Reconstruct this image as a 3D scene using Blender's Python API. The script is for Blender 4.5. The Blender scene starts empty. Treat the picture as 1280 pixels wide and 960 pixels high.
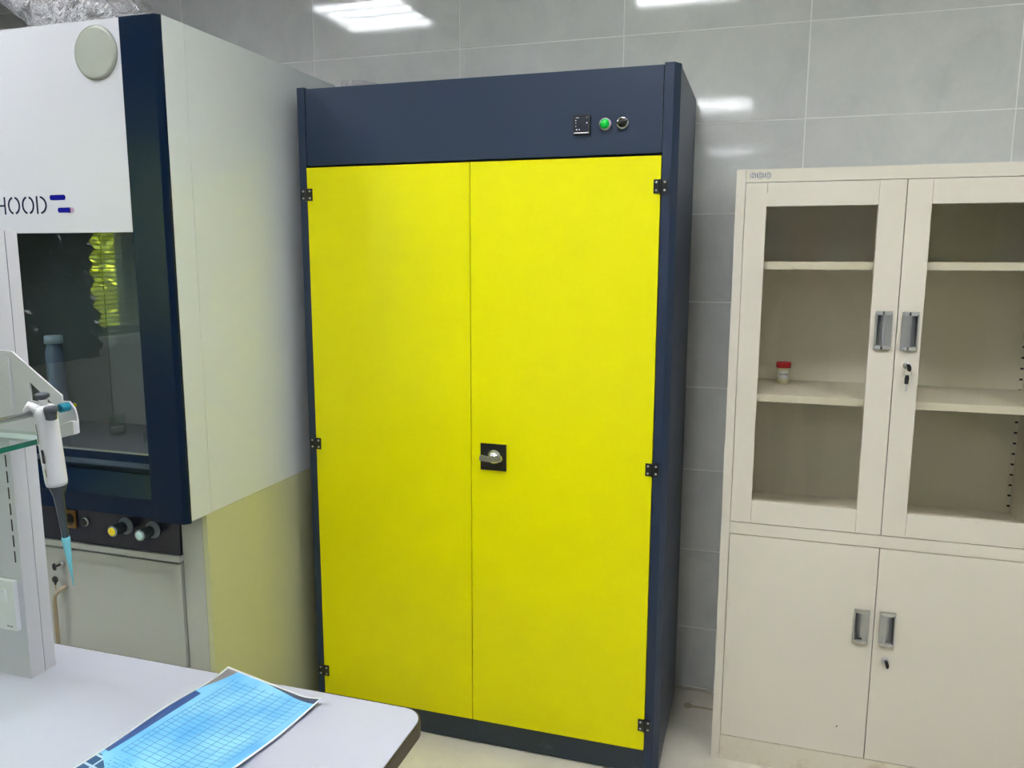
import bpy, bmesh, math, random
from mathutils import Vector, Matrix, noise
random.seed(7)
sc = bpy.context.scene
col = sc.collection
PI = math.pi

# ------------------------------------------------------------------ camera, world, sun, exposure
cam_d = bpy.data.cameras.new('camera')
cam = bpy.data.objects.new('camera', cam_d)
col.objects.link(cam)
cam_d.sensor_width = 36.0
cam_d.lens = 36.0 * 995.85 / 1280.0
cam_d.clip_start = 0.02
yaw, pitch, roll = 0.3028, 0.1543, 0.0027
fw = Vector((-math.sin(yaw) * math.cos(pitch), math.cos(yaw) * math.cos(pitch), -math.sin(pitch)))
rt0 = Vector((math.cos(yaw), math.sin(yaw), 0))
up0 = rt0.cross(fw)
rt = math.cos(roll) * rt0 + math.sin(roll) * up0
up = -math.sin(roll) * rt0 + math.cos(roll) * up0
cam.matrix_world = Matrix(((rt.x, up.x, -fw.x, 0.3034), (rt.y, up.y, -fw.y, -2.8534), (rt.z, up.z, -fw.z, 1.5896), (0, 0, 0, 1)))
sc.camera = cam

world = bpy.data.worlds.new('world')
sc.world = world
world.use_nodes = True
bgn = world.node_tree.nodes['Background']
bgn.inputs[0].default_value = (0.72, 0.84, 1.0, 1)
bgn.inputs[1].default_value = 11.0

sun_d = bpy.data.lights.new('sun', 'SUN')
sun_d.energy = 65.0
sun_d.angle = 0.01
sun_d.color = (1.0, 0.95, 0.85)
sun = bpy.data.objects.new('sun', sun_d)
col.objects.link(sun)
sun.rotation_euler = Vector((0.35, -0.45, 1.0)).to_track_quat('Z', 'Y').to_euler()

LAMP_STRENGTH = 36.0
sc.view_settings.view_transform = 'Standard'
sc.view_settings.look = 'None'
sc.view_settings.gamma = 1.0
sc.view_settings.exposure = 0.36
sc.view_settings.use_curve_mapping = False
try:
    sc.cycles.max_bounces = 10
    sc.cycles.transparent_max_bounces = 12
    sc.cycles.sample_clamp_indirect = 6.0
    sc.cycles.caustics_reflective = False
    sc.cycles.caustics_refractive = False
except Exception:
    pass

# ------------------------------------------------------------------ node helpers
def lin(c):
    c = c / 255.0
    return c / 12.92 if c <= 0.04045 else ((c + 0.055) / 1.055) ** 2.4
def rgb(r, g, b): return (lin(r), lin(g), lin(b), 1.0)

def new_mat(name):
    m = bpy.data.materials.new(name)
    m.use_nodes = True
    nt = m.node_tree
    return m, nt, nt.nodes['Principled BSDF'], nt.nodes['Material Output']

def mat(name, c, rough=0.5, metal=0.0, var=0.0, scale=8.0, bump=0.0, bscale=60.0, spec=0.5, coat=0.0, detail=4.0):
    m, nt, b, out = new_mat(name)
    b.inputs['Base Color'].default_value = c
    b.inputs['Roughness'].default_value = rough
    b.inputs['Metallic'].default_value = metal
    b.inputs['Specular IOR Level'].default_value = spec
    if coat:
        b.inputs['Coat Weight'].default_value = coat
        b.inputs['Coat Roughness'].default_value = 0.05
    tc = nt.nodes.new('ShaderNodeTexCoord')
    if var > 0:
        n = nt.nodes.new('ShaderNodeTexNoise')
        n.inputs['Scale'].default_value = scale
        n.inputs['Detail'].default_value = detail
        nt.links.new(tc.outputs['Object'], n.inputs['Vector'])
        r = nt.nodes.new('ShaderNodeMapRange')
        r.inputs[1].default_value = 0.3; r.inputs[2].default_value = 0.7
        r.inputs[3].default_value = 1 - var; r.inputs[4].default_value = 1 + var
        nt.links.new(n.outputs['Fac'], r.inputs[0])
        mx = nt.nodes.new('ShaderNodeVectorMath'); mx.operation = 'SCALE'
        mx.inputs[0].default_value = c[:3]
        nt.links.new(r.outputs[0], mx.inputs['Scale'])
        nt.links.new(mx.outputs[0], b.inputs['Base Color'])
    if bump > 0:
        n2 = nt.nodes.new('ShaderNodeTexNoise')
        n2.inputs['Scale'].default_value = bscale
        n2.inputs['Detail'].default_value = 3
        nt.links.new(tc.outputs['Object'], n2.inputs['Vector'])
        bp = nt.nodes.new('ShaderNodeBump')
        bp.inputs['Strength'].default_value = bump
        bp.inputs['Distance'].default_value = 0.002
        nt.links.new(n2.outputs['Fac'], bp.inputs['Height'])
        nt.links.new(bp.outputs[0], b.inputs['Normal'])
    return m

def glass_mat(name, tint, ior=1.5, rough=0.0):
    """thin pane: fresnel mix of clear transmission and mirror reflection"""
    m, nt, b, out = new_mat(name)
    nt.nodes.remove(b)
    tr = nt.nodes.new('ShaderNodeBsdfTransparent'); tr.inputs[0].default_value = tint
    gl = nt.nodes.new('ShaderNodeBsdfGlossy'); gl.inputs['Roughness'].default_value = rough
    fr = nt.nodes.new('ShaderNodeFresnel'); fr.inputs[0].default_value = ior
    mx = nt.nodes.new('ShaderNodeMixShader')
    ge = nt.nodes.new('ShaderNodeNewGeometry')      # the far face of a pane only lets light out again
    inv = nt.nodes.new('ShaderNodeMath'); inv.operation = 'SUBTRACT'; inv.inputs[0].default_value = 1.0
    mu = nt.nodes.new('ShaderNodeMath'); mu.operation = 'MULTIPLY'
    nt.links.new(ge.outputs['Backfacing'], inv.inputs[1])
    nt.links.new(fr.outputs[0], mu.inputs[0]); nt.links.new(inv.outputs[0], mu.inputs[1])
    nt.links.new(mu.outputs[0], mx.inputs[0]); nt.links.new(tr.outputs[0], mx.inputs[1]); nt.links.new(gl.outputs[0], mx.inputs[2])
    nt.links.new(mx.outputs[0], out.inputs[0])
    return m

class X:
    """tiny expression builder that makes Math nodes"""
    nt = None
    def __init__(s, sock): s.s = sock
    @staticmethod
    def op(o, *a):
        n = X.nt.nodes.new('ShaderNodeMath'); n.operation = o
        for i, v in enumerate(a):
            if isinstance(v, X): X.nt.links.new(v.s, n.inputs[i])
            else: n.inputs[i].default_value = v
        return X(n.outputs[0])
    def __add__(s, o): return X.op('ADD', s, o)
    def __sub__(s, o): return X.op('SUBTRACT', s, o)
    def __mul__(s, o): return X.op('MULTIPLY', s, o)
    def gt(s, o): return X.op('GREATER_THAN', s, o)
    def lt(s, o): return X.op('LESS_THAN', s, o)
    def fract(s): return X.op('FRACT', s)
    def max(s, o): return X.op('MAXIMUM', s, o)
def mixc(fac, a, b):
    n = X.nt.nodes.new('ShaderNodeMix'); n.data_type = 'RGBA'
    X.nt.links.new(fac.s, n.inputs[0])
    for i, v in ((6, a), (7, b)):
        if isinstance(v, tuple): n.inputs[i].default_value = v
        else: X.nt.links.new(v, n.inputs[i])
    return n.outputs[2]

# ------------------------------------------------------------------ materials
M = {}
M['navy'] = mat('navy_paint', rgb(23, 42, 68), 0.36, bump=0.05, bscale=400, spec=0.45)
M['navy_gloss'] = mat('navy_gloss_paint', rgb(5, 24, 48), 0.24, spec=0.2)
M['navy_panel'] = mat('dark_navy_panel', rgb(10, 18, 42), 0.25)
M['yellow'] = mat('yellow_paint', (0.84, 0.80, 0.0, 1), 0.28, spec=0.3)
M['cream'] = mat('cream_steel', rgb(229, 222, 209), 0.38, var=0.012, scale=3, spec=0.4)
M['cream_in'] = mat('cream_steel_inside', rgb(246, 242, 230), 0.45, spec=0.3)
M['seam'] = mat('dark_seam', rgb(40, 38, 34), 0.7)
M['white'] = mat('white_paint', rgb(203, 203, 210), 0.26, spec=0.5)
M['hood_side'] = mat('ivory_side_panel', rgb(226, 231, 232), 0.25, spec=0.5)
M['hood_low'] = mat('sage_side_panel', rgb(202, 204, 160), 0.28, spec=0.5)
M['grey_door'] = mat('grey_laminate', rgb(186, 189, 184), 0.4, var=0.02, scale=14)
M['chrome'] = mat('chrome', (0.85, 0.85, 0.87, 1), 0.12, 1.0)
M['satin'] = mat('satin_metal', (0.62, 0.63, 0.66, 1), 0.35, 1.0)
M['black'] = mat('black_plastic', rgb(20, 20, 22), 0.35)
M['hinge'] = mat('black_hinge_metal', rgb(18, 19, 20), 0.3, 0.0)
M['screw'] = mat('screw_steel', (0.6, 0.6, 0.62, 1), 0.3, 1.0)
M['brass'] = mat('dull_brass', rgb(176, 150, 112), 0.35, 0.9)
M['handle_bar'] = mat('brushed_bronze_bar', rgb(176, 162, 140), 0.35, 0.85)
M['bench'] = mat('lilac_worktop', rgb(183, 184, 197), 0.3, var=0.02, scale=3, spec=0.45, detail=6)
M['edge'] = mat('brown_edge_band', rgb(56, 46, 22), 0.45, var=0.15, scale=40)
M['rack'] = mat('white_rack_steel', rgb(208, 208, 217), 0.4)
M['socket'] = mat('socket_white', rgb(238, 240, 245), 0.3)
M['teal'] = mat('teal_rubber', rgb(0, 122, 148), 0.45)
M['green_edge'] = mat('green_glass_edge', rgb(10, 104, 82), 0.15)
M['pip_white'] = mat('pipette_white', rgb(240, 240, 246), 0.35)
M['pip_grey'] = mat('pipette_grey', rgb(66, 72, 84), 0.4)
M['pip_dark'] = mat('pipette_smoke', rgb(44, 54, 62), 0.25)
M['disc'] = mat('sage_cap', rgb(160, 163, 154), 0.35, var=0.05, scale=10)
M['logo_dark'] = mat('logo_ink', rgb(20, 18, 56), 0.6, spec=0.2)
M['logo_blue'] = mat('logo_blue', rgb(0, 0, 130), 0.6, spec=0.15)
M['logo_pink'] = mat('logo_pink', rgb(190, 150, 190), 0.4)
M['knob_grey'] = mat('knob_grey', rgb(112, 124, 132), 0.4)
M['knob_dark'] = mat('knob_dark', rgb(50, 62, 68), 0.35)
M['knob_yellow'] = mat('knob_yellow', rgb(232, 206, 20), 0.4)
M['knob_pale'] = mat('knob_pale', rgb(176, 206, 206), 0.4)
M['amber'] = mat('amber_plate', rgb(120, 82, 22), 0.4)
M['green_lamp'] = mat('green_lens', rgb(0, 196, 60), 0.2)
M['print_white'] = mat('print_white', rgb(225, 225, 228), 0.5)
M['red'] = mat('red_lid', rgb(176, 24, 40), 0.35)
M['jar'] = mat('jar_yellowish', rgb(226, 220, 178), 0.3)
M['ink'] = mat('ink', rgb(40, 38, 40), 0.6)
M['liner'] = mat('hood_liner', rgb(150, 160, 158), 0.4)
M['liner_dark'] = mat('hood_liner_dark', rgb(110, 120, 119), 0.4)  # liner copy darkened to carry the black sheet's reflection in its colour
M['worksurface'] = mat('hood_worksurface', rgb(78, 92, 108), 0.3)
M['ceiling'] = mat('ceiling_white', rgb(225, 226, 226), 0.8)
M['plainwall'] = mat('grey_wall', rgb(205, 207, 206), 0.35, var=0.04, scale=5)
M['grout'] = mat('grout', rgb(242, 242, 240), 0.8)
M['film'] = mat('black_film', rgb(12, 16, 17), 0.12, spec=1.0)
M['leaf'] = mat('leaf_green', rgb(196, 214, 30), 0.5, var=0.35, scale=3)
M['slat'] = mat('blind_slat', rgb(70, 72, 62), 0.5)
M['win_frame'] = mat('window_frame_grey', rgb(92, 98, 96), 0.4)
M['wood'] = mat('door_olive', rgb(96, 88, 40), 0.4)
M['bottle_blue'] = mat('bottle_slate', rgb(96, 112, 134), 0.3)
M['lid_blue'] = mat('lid_pale_blue', rgb(176, 196, 214), 0.4)
M['glass_cab'] = glass_mat('cabinet_glass', (0.98, 0.975, 0.94, 1), 1.55)
M['glass_sash'] = glass_mat('sash_glass', (0.90, 0.93, 0.92, 1), 2.1)
M['glass_clear'] = glass_mat('clear_glass', (0.9, 0.97, 0.94, 1), 1.5)
M['tip_blue'] = mat('pipette_tip_blue', rgb(120, 200, 216), 0.25)
m_, nt_, b_, o_ = new_mat('leaf_translucent')
nt_.nodes.remove(b_)
d_ = nt_.nodes.new('ShaderNodeBsdfDiffuse'); t_ = nt_.nodes.new('ShaderNodeBsdfTranslucent'); x_ = nt_.nodes.new('ShaderNodeMixShader')
n_ = nt_.nodes.new('ShaderNodeTexNoise'); n_.inputs['Scale'].default_value = 11.0
c_ = nt_.nodes.new('ShaderNodeValToRGB')
c_.color_ramp.elements[0].position = 0.35; c_.color_ramp.elements[0].color = rgb(184, 190, 60)
c_.color_ramp.elements[1].position = 0.65; c_.color_ramp.elements[1].color = rgb(224, 224, 84)
tc_ = nt_.nodes.new('ShaderNodeTexCoord')
nt_.links.new(tc_.outputs['Object'], n_.inputs['Vector']); nt_.links.new(n_.outputs['Fac'], c_.inputs[0])
nt_.links.new(c_.outputs[0], d_.inputs[0]); nt_.links.new(c_.outputs[0], t_.inputs[0])
nt_.links.new(d_.outputs[0], x_.inputs[1]); nt_.links.new(t_.outputs[0], x_.inputs[2]); nt_.links.new(x_.outputs[0], o_.inputs[0])
M['leaf'] = m_

def foil_mat():
    m, nt, b, out = new_mat('crumpled_foil')
    b.inputs['Base Color'].default_value = (0.97, 0.96, 0.99, 1)
    b.inputs['Metallic'].default_value = 0.4
    b.inputs['Roughness'].default_value = 0.2
    tc = nt.nodes.new('ShaderNodeTexCoord')
    v = nt.nodes.new('ShaderNodeTexVoronoi'); v.inputs['Scale'].default_value = 55; v.feature = 'F1'
    n = nt.nodes.new('ShaderNodeTexNoise'); n.inputs['Scale'].default_value = 30; n.inputs['Detail'].default_value = 5
    nt.links.new(tc.outputs['Object'], n.inputs['Vector']); nt.links.new(n.outputs['Color'], v.inputs['Vector'])
    v.inputs['Scale'].default_value = 9
    bp = nt.nodes.new('ShaderNodeBump'); bp.inputs['Strength'].default_value = 1.0; bp.inputs['Distance'].default_value = 0.012
    nt.links.new(v.outputs['Distance'], bp.inputs['Height']); nt.links.new(bp.outputs[0], b.inputs['Normal'])
    return m
M['foil'] = foil_mat()

def tile_mat():
    m, nt, b, out = new_mat('grey_ceramic_tile')
    tc = nt.nodes.new('ShaderNodeTexCoord'); oi = nt.nodes.new('ShaderNodeObjectInfo')
    add = nt.nodes.new('ShaderNodeVectorMath'); add.operation = 'ADD'
    sc_ = nt.nodes.new('ShaderNodeVectorMath'); sc_.operation = 'SCALE'; sc_.inputs['Scale'].default_value = 1.0
    comb = nt.nodes.new('ShaderNodeCombineXYZ')
    mul = nt.nodes.new('ShaderNodeMath'); mul.operation = 'MULTIPLY'; mul.inputs[1].default_value = 37.0
    nt.links.new(oi.outputs['Random'], mul.inputs[0]); nt.links.new(mul.outputs[0], comb.inputs[0]); nt.links.new(mul.outputs[0], comb.inputs[2])
    nt.links.new(tc.outputs['Object'], add.inputs[0]); nt.links.new(comb.outputs[0], add.inputs[1])
    n1 = nt.nodes.new('ShaderNodeTexNoise'); n1.inputs['Scale'].default_value = 4.5; n1.inputs['Detail'].default_value = 7; n1.inputs['Roughness'].default_value = 0.65; n1.inputs['Distortion'].default_value = 0.6
    n2 = nt.nodes.new('ShaderNodeTexNoise'); n2.inputs['Scale'].default_value = 26; n2.inputs['Detail'].default_value = 5; n2.inputs['Distortion'].default_value = 1.2
    for n in (n1, n2): nt.links.new(add.outputs[0], n.inputs['Vector'])
    cr = nt.nodes.new('ShaderNodeValToRGB')
    cr.color_ramp.elements[0].position = 0.32; cr.color_ramp.elements[0].color = rgb(206, 208, 207)
    cr.color_ramp.elements[1].position = 0.68; cr.color_ramp.elements[1].color = rgb(224, 225, 222)
    cr2 = nt.nodes.new('ShaderNodeValToRGB')
    cr2.color_ramp.elements[0].position = 0.52; cr2.color_ramp.elements[0].color = (0, 0, 0, 1)
    cr2.color_ramp.elements[1].position = 0.75; cr2.color_ramp.elements[1].color = (0.35, 0.35, 0.35, 1)
    nt.links.new(n1.outputs['Fac'], cr.inputs[0]); nt.links.new(n2.outputs['Fac'], cr2.inputs[0])
    mx = nt.nodes.new('ShaderNodeMix'); mx.data_type = 'RGBA'
    nt.links.new(cr2.outputs[0], mx.inputs[0]); nt.links.new(cr.outputs[0], mx.inputs[6]); mx.inputs[7].default_value = rgb(222, 223, 220)
    nt.links.new(mx.outputs[2], b.inputs['Base Color'])
    b.inputs['Roughness'].default_value = 0.06
    b.inputs['Specular IOR Level'].default_value = 0.62
    n3 = nt.nodes.new('ShaderNodeTexNoise'); n3.inputs['Scale'].default_value = 16; n3.inputs['Detail'].default_value = 3
    nt.links.new(add.outputs[0], n3.inputs['Vector'])
    bp = nt.nodes.new('ShaderNodeBump'); bp.inputs['Strength'].default_value = 0.06; bp.inputs['Distance'].default_value = 0.0012
    nt.links.new(n3.outputs['Fac'], bp.inputs['Height']); nt.links.new(bp.outputs[0], b.inputs['Normal'])
    return m
M['tile'] = tile_mat()

def floor_mat():
    m, nt, b, out = new_mat('beige_floor')
    X.nt = nt
    tc = nt.nodes.new('ShaderNodeTexCoord')
    n1 = nt.nodes.new('ShaderNodeTexNoise'); n1.inputs['Scale'].default_value = 3.0; n1.inputs['Detail'].default_value = 8; n1.inputs['Roughness'].default_value = 0.65
    n2 = nt.nodes.new('ShaderNodeTexNoise'); n2.inputs['Scale'].default_value = 45; n2.inputs['Detail'].default_value = 2
    nt.links.new(tc.outputs['Object'], n1.inputs['Vector']); nt.links.new(tc.outputs['Object'], n2.inputs['Vector'])
    cr = nt.nodes.new('ShaderNodeValToRGB')
    cr.color_ramp.elements[0].position = 0.3; cr.color_ramp.elements[0].color = rgb(200, 194, 178)
    cr.color_ramp.elements[1].position = 0.7; cr.color_ramp.elements[1].color = rgb(222, 216, 200)
    nt.links.new(n1.outputs['Fac'], cr.inputs[0])
    c = mixc(X(n2.outputs['Fac']).gt(0.735), cr.outputs[0], rgb(120, 96, 60))
    # brown water stain running along the wall foot
    sp = nt.nodes.new('ShaderNodeSeparateXYZ'); nt.links.new(tc.outputs['Object'], sp.inputs[0])
    xx, yy = X(sp.outputs[0]), X(sp.outputs[1])
    wob = X(n1.outputs['Fac']) * 0.03
    d = X.op('ABSOLUTE', yy + wob + 0.10)
    band = X.op('MULTIPLY', d.lt(0.0065), xx.gt(0.105))
    blot = X.op('ADD', X.op('MULTIPLY', (xx - 0.118), (xx - 0.118)), X.op('MULTIPLY', (yy + 0.115) * 0.8, (yy + 0.115) * 0.8))
    stain = band.max(blot.lt(0.00022)) * 0.6
    c = mixc(stain, c, rgb(158, 122, 48))
    nt.links.new(c, b.inputs['Base Color'])
    b.inputs['Roughness'].default_value = 0.32
    return m
M['floor'] = floor_mat()

def stained_cream():
    m, nt, b, out = new_mat('cream_steel_stained')
    X.nt = nt
    tc = nt.nodes.new('ShaderNodeTexCoord')
    n1 = nt.nodes.new('ShaderNodeTexNoise'); n1.inputs['Scale'].default_value = 14; n1.inputs['Detail'].default_value = 8; n1.inputs['Roughness'].default_value = 0.7
    nt.links.new(tc.outputs['Object'], n1.inputs['Vector'])
    r = nt.nodes.new('ShaderNodeMapRange'); r.inputs[1].default_value = 0.52; r.inputs[2].default_value = 0.75; r.inputs[3].default_value = 0; r.inputs[4].default_value = 0.55
    nt.links.new(n1.outputs['Fac'], r.inputs[0])
    c = mixc(X(r.outputs[0]), rgb(226, 218, 200), rgb(176, 150, 104))
    nt.links.new(c, b.inputs['Base Color']); b.inputs['Roughness'].default_value = 0.42
    return m
M['cream_stain'] = stained_cream()

def scuffed_navy():
    m, nt, b, out = new_mat('navy_scuffed')
    X.nt = nt
    tc = nt.nodes.new('ShaderNodeTexCoord')
    n1 = nt.nodes.new('ShaderNodeTexNoise'); n1.inputs['Scale'].default_value = 9; n1.inputs['Detail'].default_value = 9; n1.inputs['Roughness'].default_value = 0.75
    nt.links.new(tc.outputs['Object'], n1.inputs['Vector'])
    r = nt.nodes.new('ShaderNodeMapRange'); r.inputs[1].default_value = 0.58; r.inputs[2].default_value = 0.8; r.inputs[3].default_value = 0; r.inputs[4].default_value = 0.5
    nt.links.new(n1.outputs['Fac'], r.inputs[0])
    c = mixc(X(r.outputs[0]), rgb(30, 44, 56), rgb(120, 132, 140))
    nt.links.new(c, b.inputs['Base Color']); b.inputs['Roughness'].default_value = 0.45
    return m
M['navy_scuff'] = scuffed_navy()

# ------------------------------------------------------------------ mesh helpers
class MB:
    def __init__(s): s.bm = bmesh.new()
    def box(s, x0, x1, y0, y1, z0, z1, mi=0):
        if x0 > x1: x0, x1 = x1, x0
        if y0 > y1: y0, y1 = y1, y0
        if z0 > z1: z0, z1 = z1, z0
        v = [s.bm.verts.new(p) for p in ((x0,y0,z0),(x1,y0,z0),(x1,y1,z0),(x0,y1,z0),(x0,y0,z1),(x1,y0,z1),(x1,y1,z1),(x0,y1,z1))]
        for f in ((0,3,2,1),(4,5,6,7),(0,1,5,4),(1,2,6,5),(2,3,7,6),(3,0,4,7)):
            fc = s.bm.faces.new([v[i] for i in f]); fc.material_index = mi
        return s
    def prism(s, pts, axis, a, b, mi=0):
        """extrude a 2D polygon along axis x/y/z from a to b"""
        def P(p, t): return {'x': (t, p[0], p[1]), 'y': (p[0], t, p[1]), 'z': (p[0], p[1], t)}[axis]
        A = [s.bm.verts.new(P(p, a)) for p in pts]; B = [s.bm.verts.new(P(p, b)) for p in pts]
        n = len(pts); fs = [s.bm.faces.new(A), s.bm.faces.new(B[::-1])]
        for i in range(n): fs.append(s.bm.faces.new((A[i], B[i], B[(i+1) % n], A[(i+1) % n])))
        for f in fs: f.material_index = mi
        bmesh.ops.recalc_face_normals(s.bm, faces=fs)
        return s
    def lathe(s, p0, p1, prof, n=24, mi=0):
        """prof = [(t along p0->p1 in metres, radius)]"""
        p0, p1 = Vector(p0), Vector(p1); d = (p1 - p0).normalized()
        a = d.orthogonal().normalized(); b = d.cross(a)
        rings = []
        for t, r in prof:
            c = p0 + d * t
            rings.append([s.bm.verts.new(c + (a * math.cos(2*PI*i/n) + b * math.sin(2*PI*i/n)) * max(r, 1e-5)) for i in range(n)])
        fs = [s.bm.faces.new(rings[0]), s.bm.faces.new(rings[-1])]
        for k in range(len(rings) - 1):
            for i in range(n): fs.append(s.bm.faces.new((rings[k][i], rings[k][(i+1) % n], rings[k+1][(i+1) % n], rings[k+1][i])))
        for f in fs: f.material_index = mi; f.smooth = True
        bmesh.ops.recalc_face_normals(s.bm, faces=fs)
        return s
    def cyl(s, p0, p1, r, n=24, mi=0, r1=None):
        L = (Vector(p1) - Vector(p0)).length
        return s.lathe(p0, p1, [(0, r), (L, r if r1 is None else r1)], n, mi)
    def tube(s, pts, r, n=12, mi=0):
        pts = [Vector(p) for p in pts]; rings = []; prev = None
        for i, p in enumerate(pts):
            d = ((pts[min(i+1, len(pts)-1)]) - pts[max(i-1, 0)]).normalized()
            a = d.orthogonal().normalized() if prev is None else (prev - d * prev.dot(d)).normalized()
            prev = a; b = d.cross(a); rr = r[i] if isinstance(r, (list, tuple)) else r
            rings.append([s.bm.verts.new(p + (a * math.cos(2*PI*k/n) + b * math.sin(2*PI*k/n)) * rr) for k in range(n)])
        fs = [s.bm.faces.new(rings[0]), s.bm.faces.new(rings[-1])]
        for k in range(len(rings)-1):
            for i in range(n): fs.append(s.bm.faces.new((rings[k][i], rings[k][(i+1) % n], rings[k+1][(i+1) % n], rings[k+1][i])))
        for f in fs: f.material_index = mi; f.smooth = True
        bmesh.ops.recalc_face_normals(s.bm, faces=fs)
        return s
    def mesh(s, name, mats, origin=(0, 0, 0), bevel=0.0, seg=2):
        if bevel > 0:
            ed = [e for e in s.bm.edges if len(e.link_faces) == 2 and e.calc_face_angle(0) > 0.5]
            bmesh.ops.bevel(s.bm, geom=ed, offset=bevel, segments=seg, affect='EDGES', profile=0.6, clamp_overlap=True)
        bmesh.ops.translate(s.bm, verts=s.bm.verts, vec=-Vector(origin))
        me = bpy.data.meshes.new(name)
        s.bm.to_mesh(me); s.bm.free()
        for m in (mats if isinstance(mats, (list, tuple)) else [mats]): me.materials.append(m)
        return me

def root_of(o):
    while o.parent: o = o.parent
    return o
def origin_of(o):
    v = Vector((0, 0, 0))
    while o: v = v + o.location; o = o.parent
    return v
PLACE = None      # (size factor, offset) while the fume hood, its contents and its duct are built
def placed(p):
    return Vector(p) if PLACE is None else Vector(p) * PLACE[0] + Vector(PLACE[1])
def build(name, mb, m, parent=None, bevel=0.0, seg=2, label=None):
    if PLACE is not None:
        for v in mb.bm.verts: v.co = placed(v.co)
    org = origin_of(parent) if parent else (0, 0, 0)
    o = bpy.data.objects.new(name, mb.mesh(name, m, org, bevel, seg))
    col.objects.link(o); o.parent = parent
    if label: o['label'] = label
    return o
def piece(name, mesh, parent, loc):
    """instance of a shared mesh (centred on its own origin) at world position loc"""
    o = bpy.data.objects.new(name, mesh); col.objects.link(o)
    o.parent = parent; o.location = Vector(loc) - origin_of(parent)
    return o
def thing(name, label, cat, loc, group=None):
    o = bpy.data.objects.new(name, None); col.objects.link(o)
    o.location = loc; o.empty_display_size = 0.1
    o['label'] = label; o['category'] = cat
    if group: o['group'] = group
    return o
def structure(name, mb, m, parent=None, bevel=0.0):
    o = build(name, mb, m, parent, bevel)
    o['kind'] = 'structure'
    return o
def text_mesh(body, size, mats, offset=0.0, extrude=0.0004, spacing=1.0):
    cu = bpy.data.curves.new('text', 'FONT'); cu.body = body; cu.size = size; cu.offset = offset; cu.extrude = extrude
    cu.align_x = 'CENTER'; cu.align_y = 'CENTER'; cu.space_character = spacing
    to = bpy.data.objects.new('text', cu); col.objects.link(to)
    dg = bpy.context.evaluated_depsgraph_get()
    me = bpy.data.meshes.new_from_object(to.evaluated_get(dg))
    bpy.data.objects.remove(to); bpy.data.curves.remove(cu)
    me.materials.clear(); me.materials.append(mats)
    me.transform(Matrix.Rotation(PI/2, 4, 'X'))   # upright, facing -Y
    return me
def ribbon(mb, pts, w, y, t, mi=0):
    """flat stroke on the XZ plane at depth y, thickness t towards -Y"""
    L, R = [], []
    for i, p in enumerate(pts):
        a = Vector(pts[max(i-1, 0)]); b = Vector(pts[min(i+1, len(pts)-1)])
        d = (b - a).normalized(); n = Vector((-d.y, d.x)) * w / 2
        L.append(Vector(p) + n); R.append(Vector(p) - n)
    for i in range(len(pts)-1):
        mb.prism([L[i], L[i+1], R[i+1], R[i]], 'y', y, y - t, mi)

# ================================================================== LARGE STRUCTURE
XL, XR, YF, ZC = -3.2, 2.4, -10.2, 3.1
structure('floor', MB().box(XL - 0.1, XR + 0.1, YF - 0.1, 0.1, -0.1, 0.0), M['floor'])
structure('ceiling', MB().box(XL - 0.1, XR + 0.1, YF - 0.1, 0.1, ZC, ZC + 0.1), M['ceiling'])
wall_back = structure('wall_back', MB().box(XL - 0.1, XR + 0.1, 0.0, 0.1, 0, ZC), M['grout'])
structure('wall_right', MB().box(XR, XR + 0.1, YF, 0, 0, ZC), M['plainwall'])
structure('wall_front', MB().box(XL, XR, YF - 0.1, YF, 0, ZC), M['plainwall'])
# left wall with the window opening
WY0, WY1, WZ0, WZ1 = -4.6, -2.0, 1.16, 2.3
structure('wall_left', MB().box(XL-.1, XL, YF, WY0, 0, ZC).box(XL-.1, XL, WY1, 0, 0, ZC).box(XL-.1, XL, WY0, WY1, 0, WZ0).box(XL-.1, XL, WY0, WY1, WZ1, ZC), M['plainwall'])
# tiles of the back wall, each one a piece
tile_me = MB().box(-0.2978, 0.2978, -0.0012, 0.0015, -0.1478, 0.1478).mesh('tile', M['tile'], bevel=0.0006, seg=1)
k = 0
for iz in range(-1, 11):
    zc = 2.347 - 0.3 * 7 - 0.15 + 0.3 * iz
    for ix in range(-8, 2):
        xc = 1.0089 + 0.6 * ix + 0.3
        lo, hi = max(zc - 0.1478, 0.002), min(zc + 0.1478, ZC - 0.002)
        x0, x1 = max(xc - 0.2978, XL + 0.002), min(xc + 0.2978, XR - 0.002)
        if hi - lo < 0.02 or x1 - x0 < 0.02: continue
        if hi - lo > 0.296 and x1 - x0 > 0.596: me = tile_me
        else: me = MB().box(x0 - xc, x1 - xc, -0.0012, 0.0015, lo - zc, hi - zc).mesh('tile', M['tile'], bevel=0.0006, seg=1)
        t = piece('tile', me, wall_back, (xc, 0.0, zc))
        t.rotation_euler = (random.uniform(-1, 1) * 0.0012, 0, random.uniform(-1, 1) * 0.0012)
# skirting strip between cabinets
structure('baseboard_back', MB().box(XL, XR, -0.006, 0, 0, 0.012), M['floor'])

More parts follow.
